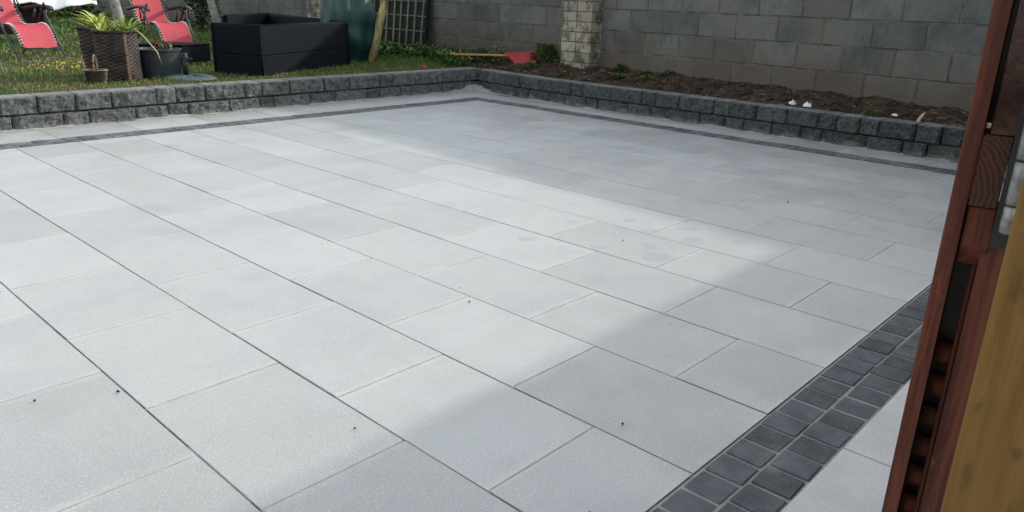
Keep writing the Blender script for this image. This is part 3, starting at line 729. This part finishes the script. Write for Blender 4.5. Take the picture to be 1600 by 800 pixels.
def strap_plant(c, n, L, mats, label, seed):
    random.seed(seed); t = empty('strap_plant', c, label=label, cat='plant')
    for i in range(n):
        a = random.uniform(0, 6.283); l = L*random.uniform(.6, 1.15); up = random.uniform(.55, 1.42); wd = random.uniform(.007, .012)
        oc = Vector((random.uniform(-.05, .05), random.uniform(-.05, .05), 0)); d = Vector((math.cos(a), math.sin(a), 0)); s_ = Vector((-d.y, d.x, 0)); v, f = [], []
        for j in range(7):
            q = j/6; r = l*(q*math.cos(up)+.25*q*q); z = l*(q*math.sin(up)-.42*q**2.4); wj = wd*(math.sin(math.pi*min(1, q*.8+.2))**.6)*(1-q**3)+.0012
            p = oc+d*r+Vector((0, 0, z)); v += [p-s_*wj+Vector((0, 0, wj*.35)), p, p+s_*wj+Vector((0, 0, wj*.35))]
            if j: b = (j-1)*3; f += [(b, b+1, b+4, b+3), (b+1, b+2, b+5, b+4)]
        part('leaf', (v, f), random.choice(mats), t, True)
    return t
strap_plant((2.83, 8.02, .66), 62, .34, [M['strap1'], M['strap1'], M['strap2']], 'lime yellow strap leaved plant in the rear wicker planter', 4)
strap_plant((2.81, 7.80, .65), 22, .22, [M['strap1'], M['strap2']], 'small bright strap plant at the left side of the front wicker planter', 5)
strap_plant((2.95, 7.69, .65), 44, .28, [M['strap2'], M['strap2'], M['strap1']], 'green strap leaved plant at the right side of the front wicker planter', 7)
st = link('dry_stalk', mesh('dry_stalk', *tube([(2.99, 7.56, .70), (3.03, 7.51, .65), (3.10, 7.42, .515), (3.105, 7.41, .50), (3.13, 7.38, .37)], [.007, .006, .005, .005, .003], 6)), M['dry'], smooth=True)
tag(st, 'long bent straw coloured stalk hanging off the front wicker planter', 'stalk')

# small wicker basket
bk = empty('wicker_basket', (2.58, 7.50, .24), R(-30), label='small brown wicker basket with upright handle in front of the wicker planters', cat='basket')
v, f = [], []; m_ = 30
for j in range(13):
    tt = j/12; r = .062+.02*tt
    for i in range(m_): a = 6.2832*i/m_; q = r+.003*(1 if (i+j) % 2 else -1); v.append((q*math.cos(a)*1.15, q*math.sin(a)*.85, .115*tt))
for j in range(12):
    for i in range(m_): a = j*m_+i; b = j*m_+(i+1) % m_; f.append((a, b, b+m_, a+m_))
part('body', (v, f), M['wicker'], bk)
part('rim', tube([(.096*math.cos(6.2832*i/20), .072*math.sin(6.2832*i/20), .117) for i in range(21)], .007, 5), M['wickerlight'], bk, True)
part('handle', tube(catmull([(0, -.07, .10), (0, -.065, .19), (0, 0, .25), (0, .065, .19), (0, .07, .10)], 4), .008, 6), M['wickerlight'], bk, True)

# round black pot
bp = empty('round_pot', (3.30, 7.86, .24), label='round black plastic pot with reddish sprigs, right of the wicker planters', cat='pot')
def lathe(prof, m_=40):
    v, f = [], []
    for r, z in prof: v += [(r*math.cos(6.28318*i/m_), r*math.sin(6.28318*i/m_), z) for i in range(m_)]
    for j in range(len(prof)-1):
        for i in range(m_): a = j*m_+i; b = j*m_+(i+1) % m_; f.append((a, b, b+m_, a+m_))
    return v, f
part('body', lathe([(.0, .0), (.198, 0), (.203, .10), (.208, .235), (.216, .24), (.218, .262), (.205, .264), (.200, .24), (.19, .20)]), M['darkplastic'], bp)
part('compost', lathe([(.2, .235), (.12, .25), (.0, .262)]), M['soil'], bp, True)
random.seed(31)
for i in range(11):
    a = random.uniform(0, 6.28); r = random.uniform(0, .12); x, y = .05+r*math.cos(a), r*math.sin(a)
    part('sprig', tube([(x, y, .24), (x+random.uniform(-.03, .03), y+random.uniform(-.03, .03), .29), (x+random.uniform(-.05, .05), y, .31+random.uniform(0, .05))], [.004, .0035, .002], 5), random.choice([M['dry'], M['terracotta'], M['leaf']]), bp)
tag(leafy('foliage', (.07, 0, .24), .09, .09, .05, 60, .03, M['weed'], None, None)).parent = bp

# parasol base with stub tube
pb = empty('parasol_base', (3.40, 7.42, .24), label='flat grey green parasol base with a short black tube, by the round pot', cat='parasol base')
part('base_disc', lathe([(.0, .0), (.235, 0), (.235, .012), (.20, .028), (.06, .038), (.0, .04)]), M['basemesh'], pb, True)
part('ribs', join([tube([(.05*math.cos(a), .05*math.sin(a), .043), (.215*math.cos(a), .215*math.sin(a), .024)], .005, 4) for a in [i*.3927 for i in range(16)]]), M['basemesh'], pb)
part('tube', tube([(-.04, .17-.17, .03), (-.04, 0, .245)], .027, 14), M['steel'], pb, True)
part('clamp_knob', join([tube([(-.015, -.02, .19), (.015, -.04, .19)], .014, 8), tube([(-.04, 0, .17), (-.04, 0, .215)], .032, 14)]), M['steel'], pb)

# ------------------------------------------------------------------ black rattan stool and sofa
st_ = empty('rattan_stool', (4.1, 8.95, .24), label='low black rattan stool left of the black sofa', cat='stool')
def quadbox(name, pts, z0, z1, mat, parent, bev=.008):
    v, f = prism(pts, z0, z1); me = bevelled(v, f, bev, 2, name)
    me.materials.append(mat); return link(name, me, None, parent)
a_, b_ = Vector((3.42-4.1, 9.25-8.95)), Vector((4.02-4.1, 8.84-8.95))
quadbox('body', [(-.50, .20), (-.115, -.11), (.28, .02), (-.05, .52)], .02, .20, M['rattan'], st_)
quadbox('top', [(-.51, .20), (-.115, -.12), (.29, .02), (-.05, .535)], .202, .222, M['rattan'], st_)
for x, y in ((-.44, .2), (-.11, -.06), (.22, .04), (-.06, .45)): part('foot', boxv(x-.02, x+.02, y-.02, y+.02, 0, .02), M['steel'], st_)
Np, Rp, Lp, Bp, Pp = Vector((4.10, 7.30)), Vector((5.65, 8.0)), Vector((3.90, 7.90)), Vector((6.44, 11.2)), Vector((5.15, 10.1))
sf = empty('rattan_sofa', (4.10, 7.30, .24), label='large black rattan corner sofa without cushions, seen from behind its low backs', cat='sofa')
def panel(a, b, z0, z1, th, name, inward):
    a = a-Np; b = b-Np; d = (b-a).normalized(); n_ = Vector((-d.y, d.x))*inward
    pts = [a, b, b+n_*th, a+n_*th]
    if inward < 0: pts = pts[::-1]
    return quadbox(name, [tuple(q) for q in pts], z0, z1, M['rattan'], sf, .006)
zs = .205
for (a, b, inw) in ((Np, Rp, 1), (Lp, Np, 1), (Rp, Bp, 1), (Bp, Pp, 1)):
    d = (b-a).normalized()*.004
    panel(a+d, b-d, .0, zs-.004, .075, 'base_panel', inw); panel(a+d, b-d, zs, .485, .06, 'back_panel', inw)
    n_ = Vector((-d.y, d.x)).normalized()
    pth = [(*(a-Np+n_*.03), .487), (*(b-Np+n_*.03), .487)]; part('top_rail', tube(pth, .02, 8), M['rattan'], sf, True)
for a in (Np, Rp, Lp, Bp, Pp):
    q = a-Np; part('corner_cane', tube([(q.x, q.y, .0), (q.x, q.y, .49)], .014, 8), M['rattan'], sf, True)
quadbox('seat', [tuple(q-Np) for q in (Rp+Vector((-.55, .2)), Rp+Vector((-.08, .15)), Bp+Vector((-.12, -.12)), Bp+Vector((-.6, -.5)))], .02, .26, M['rattan'], sf)

# ------------------------------------------------------------------ green covered object, pole, trellis
cv = empty('covered_barbecue', (6.06, 8.49, .24), label='tall bulging shape under a dark green tarpaulin cover, beside the black sofa', cat='covered barbecue')
v, f = [], []; m_ = 48; J = 30
for j in range(J+1):
    q = j/J; z = 1.35*q
    r = .26+.07*math.sin(min(1, q*1.5)*math.pi*.9)-.20*max(0, q-.45)
    if q < .15: r *= .82+.18*q/.15
    for i in range(m_):
        a = 6.28318*i/m_
        fold = .022*math.sin(a*5+q*3)+.014*math.sin(a*9-q*5)+.02*N(math.cos(a)*2, math.sin(a)*2, q*3)+.012*math.sin(q*26+a*2)*(1 if q < .35 else .3)
        rr = r+fold*(1.2-.4*q); v.append((rr*math.cos(a)-.05*q, rr*math.sin(a), z+.015*math.sin(a*4)*(1 if j == 0 else 0)))
for j in range(J):
    for i in range(m_): a = j*m_+i; b = j*m_+(i+1) % m_; f.append((a, b, b+m_, a+m_))
k = len(v); v.append((-.05, 0, 1.37)); f += [(J*m_+i, J*m_+(i+1) % m_, k) for i in range(m_)]
part('cover', (v, f), M['cover'], cv, True)
part('cord', tube([(.245*math.cos(6.2832*i/30)*1.12-.01, .245*math.sin(6.2832*i/30)*1.12, .16+.02*math.sin(i)) for i in range(31)], .006, 5), M['black'], cv, True)
pl = link('wooden_pole', mesh('wooden_pole', *tube([Vector((6.11+.006*math.sin(k*1.1), 8.17+.006*math.cos(k*1.3), .22))+Vector((.36, -.26, 1.75))*(k/14) for k in range(15)], [.052-.0012*k+.003*math.sin(k*1.9) for k in range(15)], 10)), M['pole'], smooth=True)
tag(pl, 'half peeled yellowish wooden pole leaning beside the green cover', 'pole')
tr = empty('trellis', (7.86, 9.75, .24), rotw, label='weathered wooden trellis leaning on the block wall above the weeds', cat='trellis')
leanf = lambda z: .16-.10*z
for i in range(9):
    x = -.78+i*.185+random.uniform(-.012, .012)
    part('upright', [( [(x-.011+.10*zz*(i/9-.2), leanf(zz)-.006, zz+.08), (x+.011+.10*zz*(i/9-.2), leanf(zz)-.006, zz+.08), (x+.011+.10*zz*(i/9-.2), leanf(zz)+.012, zz+.08), (x-.011+.10*zz*(i/9-.2), leanf(zz)+.012, zz+.08)]) for zz in (0, 1.45)][0:0] or (lambda q: (q[0]+q[1], [(3, 2, 1, 0), (4, 5, 6, 7), (0, 1, 5, 4), (1, 2, 6, 5), (2, 3, 7, 6), (3, 0, 4, 7)]))([[(x-.011+.10*zz*(i/9-.2), leanf(zz)-.006, zz+.08), (x+.011+.10*zz*(i/9-.2), leanf(zz)-.006, zz+.08), (x+.011+.10*zz*(i/9-.2), leanf(zz)+.012, zz+.08), (x-.011+.10*zz*(i/9-.2), leanf(zz)+.012, zz+.08)] for zz in (0, 1.45)]), M['lath'], tr)
for z in (.03, .24, .45, .66, .87, 1.08, 1.29):
    part('cross_lath', tube([(-.84, leanf(z)-.016, z+.08), (.84+.06*z, leanf(z)-.016, z+.08)], .009, 4), M['lath'], tr)
part('bottom_rail', boxv(-.86, .86, .12, .17, .02, .075), M['lath'], tr)
ns = [(-.84, leanf(0)-.035, .1), (.80, leanf(0)-.035, .1), (.90, leanf(1.4)-.035, 1.5), (-.84, leanf(1.4)-.035, 1.5)]
part('netting', (ns+[(x, y-.004, z) for x, y, z in ns], [(0, 1, 2, 3), (7, 6, 5, 4), (0, 4, 5, 1), (1, 5, 6, 2), (2, 6, 7, 3), (3, 7, 4, 0)]), M['net'], tr)

# ------------------------------------------------------------------ red shovel, black bag, bits on the soil
sh = empty('shovel', (7.0, 7.0, .33), label='red bladed shovel with an orange shaft lying on the weeds by the block wall', cat='shovel')
hs, he = Vector((6.80, 7.42, .37)), Vector((7.22, 6.78, .385))
o0 = Vector((7.0, 7.0, .33))
part('shaft', tube([hs-o0, he-o0, Vector((7.42, 6.62, .44))-o0], [.014, .014, .010], 8), M['orange'], sh, True)
v, f = [], []
dax = (Vector((7.50, 6.52, .405))-Vector((7.20, 6.80, .37))); side = Vector((-.22, -.26, -.75)).normalized()
for i in range(9):
    q = i/8; c = Vector((7.18, 6.80, .415))+dax*q-o0; wdt = (.02+.15*math.sin(min(1, q*2.4)*math.pi/2))*(1-.35*max(0, q-.6)/.4)
    for j in range(7):
        u = j/6; p = c+side*wdt*u+Vector((-.5, .45, .25))*.035*math.sin(u*math.pi); v.append(p)
for i in range(8):
    for j in range(6): a = i*7+j; f.append((a, a+1, a+8, a+7))
k = len(v); v += [p+Vector((.004, .006, .004)) for p in v]; f += [tuple(q+k for q in g_[::-1]) for g_ in f]
part('blade', (v, f), M['redplastic'], sh, True)
v, f = [], []
bmv = bmesh.new(); bmesh.ops.create_icosphere(bmv, subdivisions=3, radius=1)
for q in bmv.verts:
    n_ = 1+.35*FB(q.co.x, q.co.y, q.co.z, 1.6, 3); q.co = Vector((q.co.x*.07*n_, q.co.y*.17*n_, max(-.3, q.co.z)*.085*n_))
me = bpy.data.meshes.new('plastic_bag'); bmv.to_mesh(me); bmv.free()
tag(link('plastic_bag', me, M['net'], None, (7.30, 7.42, .35), smooth=True), 'crumpled black plastic bag against the wall behind the shovel shaft', 'bag')
def lump(name, loc, s, mat, label, cat, seed, group=None, sq=.6):
    b = bmesh.new(); bmesh.ops.create_icosphere(b, subdivisions=2, radius=1)
    for q in b.verts: n_ = 1+.5*N(q.co.x+seed, q.co.y, q.co.z, 1.3); q.co = Vector((q.co.x*s[0]*n_, q.co.y*s[1]*n_, q.co.z*s[2]*n_))
    me = bpy.data.meshes.new(name); b.to_mesh(me); b.free(); return tag(link(name, me, mat, None, loc), label, cat, group)
lump('terracotta_lump', (6.02, 7.02, .27), (.035, .04, .03), M['terracotta'], 'round red terracotta lump just behind the low wall corner', 'shard', 2)
# curved white shards
def shard(loc, rz, r, label):
    v, f = [], []
    for j in range(6):
        for i in range(8):
            a = -.9+1.8*i/7; b = .15+1.1*j/5*(1-.25*math.sin(i*1.7)); v.append((r*math.sin(a)*math.cos(b-.4), r*(1-math.cos(a))*.9+.15*r*b, r*b*.75*(1-.3*abs(a))))
    for j in range(5):
        for i in range(7): a = j*8+i; f.append((a, a+1, a+9, a+8))
    k = len(v); v += [(x, y+.004, z) for x, y, z in v]; f += [tuple(q+k for q in g_[::-1]) for g_ in f]
    return tag(link('white_shard', mesh('white_shard', v, f), M['white'], None, loc, rz), label, 'shard')
shard((6.735, 2.855, .245), R(-40), .048, 'left one of the two white shards lying together on the soil')
shard((6.725, 2.735, .243), R(-90), .048, 'right one of the two white shards lying together on the soil')
lump('white_pebble', (6.70, 1.99, .268), (.022, .026, .012), M['white'], 'small flat white pebble alone on the soil towards the gate', 'pebble', 5)
tw = link('broken_twig', mesh('broken_twig', *tube([(6.66, 1.80, .22), (6.665, 1.79, .265), (6.675, 1.775, .30), (6.67, 1.76, .318)], [.016, .013, .010, .004], 7)), M['dry']); tag(tw, 'pale broken twig sticking up from the soil near the gate', 'twig')
# grit and leaf on the slabs
random.seed(77)
def flake(x, y, r, mat, label, cat):
    n_ = 7; v = [(r*random.uniform(.6, 1.2)*math.cos(6.283*i/n_), r*.7*random.uniform(.6, 1.2)*math.sin(6.283*i/n_), .0025+random.uniform(0, .003)) for i in range(n_)]+[(0, 0, .008)]
    k = len(v); v += [(a, b, .0015) for a, b, c in v[:n_]]; f = [(i, (i+1) % n_, n_) for i in range(n_)]+[((i+1) % n_, i, k+i, k+(i+1) % n_) for i in range(n_)]
    tag(link(cat.replace(' ', '_'), mesh('flake', v, f), mat, None, (x, y, .001), random.uniform(0, 3)), label, cat)
flake(1.02, 1.48, 0.0040, M['leaf'], 'tiny brown leaf crumb on the near slabs by the shadow edge', 'leaf crumb')
flake(.66, 2.10, 0.0054, M['crumb'], 'dark speck on the near left slabs, beside the long joint', 'speck')
flake(.48, 2.20, 0.0036, M['crumb'], 'dark speck nearest the left edge of the picture', 'speck')
flake(1.85, 1.91, 0.0045, M['crumb'], 'dark crumb in the middle of the sunlit slabs', 'speck')
flake(4.27, .81+.95, 0.0081, M['crumb'], 'dark crumb on the shaded far slabs', 'speck')
flake(2.92, 1.97, 0.0049, M['crumb'], 'dark crumb in the brightest patch of slabs', 'speck')
flake(1.55, 1.00, 0.0040, M['crumb'], 'dark sliver on the shaded near slabs', 'speck')
gr = []
for i in range(140):
    if i % 3 == 0: x, y = random.uniform(.5, 6), 6.05+random.gauss(.45, .15)
    elif i % 3 == 1: x, y = random.gauss(6.25, .12), random.uniform(1, 6.5)
    else: x, y = random.uniform(.2, 5.9), random.uniform(.8, 6)
    r = random.uniform(.0012, .003); gr.append(([(x+r*random.uniform(.6, 1.3), y, .001), (x, y+r, .001), (x-r, y, .001), (x, y-r*random.uniform(.5, 1.2), .001), (x, y, .001+r)], [(0, 1, 4), (1, 2, 4), (2, 3, 4), (3, 0, 4)]))
tag(link('grit', mesh('grit', *join([g_ for g_ in gr if g_[0][0][0] < 6.4 and g_[0][0][1] < 6.7])), M['crumb']), 'fine dark grit scattered thinly over the paving', 'grit', kind='stuff')
pt = []
for i in range(45):
    x, y = random.gauss(2.85, .14), random.gauss(8.9, .22); r = .008; z = lawnz(x, y)+.03
    pt.append(([(x-r, y, z), (x, y-r, z+.004), (x+r, y, z), (x, y+r, z+.012), (x, y, z-.005)], [(0, 1, 2, 3), (1, 0, 4), (2, 1, 4), (3, 2, 4), (0, 3, 4)]))
tag(link('yellow_petals', mesh('yellow_petals', *join(pt)), M['tiny']), 'yellow petals scattered on the grass left of the wicker planters', 'petals', kind='stuff')
tag(link('orange_leaf', mesh('orange_leaf', [(0, 0, 0), (.05, .01, .02), (.09, 0, .005), (.05, -.03, .03), (.045, 0, .05)], [(0, 1, 4), (1, 2, 4), (2, 3, 4), (3, 0, 4), (3, 2, 1, 0)]), M['terracotta'], None, (3.72, 8.05, .262)), 'orange dead leaf on the grass between round pot and sofa', 'leaf')

# ------------------------------------------------------------------ gate, posts and near fence
def pol(az, rho): return Vector((rho*math.cos(R(az)), rho*math.sin(R(az))))
A = pol(12.32, 1.15); th = R(11.3); d = Vector((math.cos(th), math.sin(th))); n_ = Vector((d.y, -d.x))     # n_: to the right of the leaf
gate = empty('garden_gate', (A.x, A.y, 0), th, label='open red stained timber gate seen edge-on at the right', cat='gate')
def gbox(s0, s1, t0, t1, z0, z1, name, mat, bev=.0015, parent=None):   # s along the leaf, t to the right
    v, f = boxv(s0, s1, -t1, -t0, z0, z1); me = bevelled(v, f, bev, 1, name); me.materials.append(mat); return link(name, me, None, parent or gate)
for i in range(9): gbox(i*.1, i*.1+.096, 0, .0205, .03, 1.62, 'board', M['redwood'])
for z in (.18, .846, 1.45):
    r = gbox(.004, .895, .0215, .0545, z, z+.093, 'rail', M['redwood'])
    gbox(.0015, .0052, .0218, .0542, z+.0008, z+.0922, 'end_grain', M['endgrain'], .0005, r)
def brace(s0, z0, s1, z1, w_):
    dz = w_
    v = []
    for t in (.0285, .0600):
        v += [(s0, -t, z0), (s1, -t, z1), (s1, -t, z1+dz), (s0, -t, z0+dz)]
    f = [(0, 1, 2, 3), (7, 6, 5, 4), (0, 4, 5, 1), (1, 5, 6, 2), (2, 6, 7, 3), (3, 7, 4, 0)]
    me = bevelled(v, f, .0015, 1, 'brace'); me.materials.append(M['brownwood']); return link('brace', me, None, gate)
# upper brace: stands on the middle rail, leans away
v = [(.010, -.0275, .9405), (.09, -.0275, .9405), (.80, -.0275, 1.448), (.69, -.0275, 1.448)]
v += [(x, -.0605, z) for x, y, z in v]; f = [(0, 1, 2, 3), (7, 6, 5, 4), (0, 4, 5, 1), (1, 5, 6, 2), (2, 6, 7, 3), (3, 7, 4, 0)]
me = bevelled(v, f, .0015, 1, 'brace'); me.materials.append(M['brownwood']); link('brace', me, None, gate)
v = [(.010, -.0225, .8445), (.010, -.0225, .79), (.03, -.0225, .76), (.075, -.0225, .775), (.080, -.0225, .8445)]
v += [(x, -.0555, z) for x, y, z in v]; f = [(4, 3, 2, 1, 0), (5, 6, 7, 8, 9)]+[(i, (i+1) % 5, 5+(i+1) % 5, 5+i) for i in range(5)]
me = bevelled(v, f, .0015, 1, 'brace'); me.materials.append(M['redwood']); link('brace', me, None, gate)
gbox(.898, .935, .0, .075, .03, 1.62, 'stile', M['redwood'])
for i in range(12):   # short battens below the brace
    z = .02+i*.0525
    part('batten', tube([(.066, -.0235, z+.012), (.066, -.050, z+.012)], .0165, 10), M['redwood'], gate, True)
gbox(.085, .095, .0205, .0660, .0, .84, 'gap_shade_strip', M['steel'])  # black strip added as the shade in the gap below the rail
gbox(.115, .125, .0205, .0300, .942, 1.44, 'gap_shade_strip', M['steel'])  # black filler added to keep the gap by the brace dark
hp = pol(8.83, 1.12); hl = Vector((hp.x-A.x, hp.y-A.y)); lx, ly = hl.dot(d), hl.dot(Vector((-d.y, d.x)))
for z0, z1 in ((.8245, .8595), (.8612, .9165), (.9182, .985), (.9867, 1.05)):
    part('hinge_barrel', tube([(lx, ly, z0), (lx, ly, z0+.002), (lx, ly, z1-.002), (lx, ly, z1)], [.0072, .0085, .0085, .0072], 16), M['zinc'], gate, True)
part('shade_plate', boxv(lx+.014, lx+.018, ly-.010, ly+.014, .80, 1.08), M['steel'], gate)  # plate coloured black to stand for the shaded gap behind the barrel
post = empty('gate_post', (*pol(9.2, 1.2), 0), label='red stained gate post between the gate and the yellow timber', cat='post')
q0 = pol(9.2, 1.2)
def pprism(name, az_rho, z0, z1, mat, parent, org, bev=.002):
    v, f = prism([tuple(pol(a, r_2)-org) for a, r_2 in az_rho], z0, z1); me = bevelled(v, f, bev, 2, name); me.materials.append(mat); return link(name, me, None, parent)
pprism('shaft', [(9.95, 1.17), (8.0, 1.16), (6.6, 1.24), (9.9, 1.245)], 0, .822, M['redwood'], post, q0)
pprism('stop_strip', [(10.25, 1.19), (9.97, 1.19), (9.93, 1.25), (10.2, 1.25)], 0, .78, M['redwood'], post, q0)
pprism('shade_backing', [(9.15, 1.15), (6.0, 1.14), (5.6, 1.25), (9.15, 1.26)], .824, 1.66, M['steel'], post, q0)  # black sheet added in place of shade above the red post
yp = empty('timber_post', (*pol(6, .8), 0), label='bare yellow pine post at the right edge of the picture', cat='post')
q1 = pol(6, .8)
knots(M['yellowwood'], [(*pol(7.55, .787), .85, .010, .5), (*pol(7.9, .788), .735, .006, .5), (*pol(5.6, .782), .60, .012, .4), (*pol(7.5, .787), .655, .008, .25), (*pol(5.0, .78), .70, .006, .5)])
pprism('shaft', [(8.62, .79), (1.2, .77), (1.0, .87), (8.0, .90)], 0, 2.0, M['yellowwood'], yp, q1)
fence = empty('garden_fence', (2.1, .30, 0), label='red stained board fence beyond the open gate on the right', cat='fence')
for i in range(46):
    x = i*.1085
    part('board', boxv(x, x+.104, 0, .02, .03, 1.60), M['redwood'], fence)
for z in (.25, .80, 1.38): part('rail', boxv(0, 5.0, -.052, -.002, z, z+.09), M['redwood'], fence)
for i in range(4): part('post', boxv(-.02+i*1.62, .07+i*1.62, -.15, -.054, 0, 1.64), M['redwood'], fence)
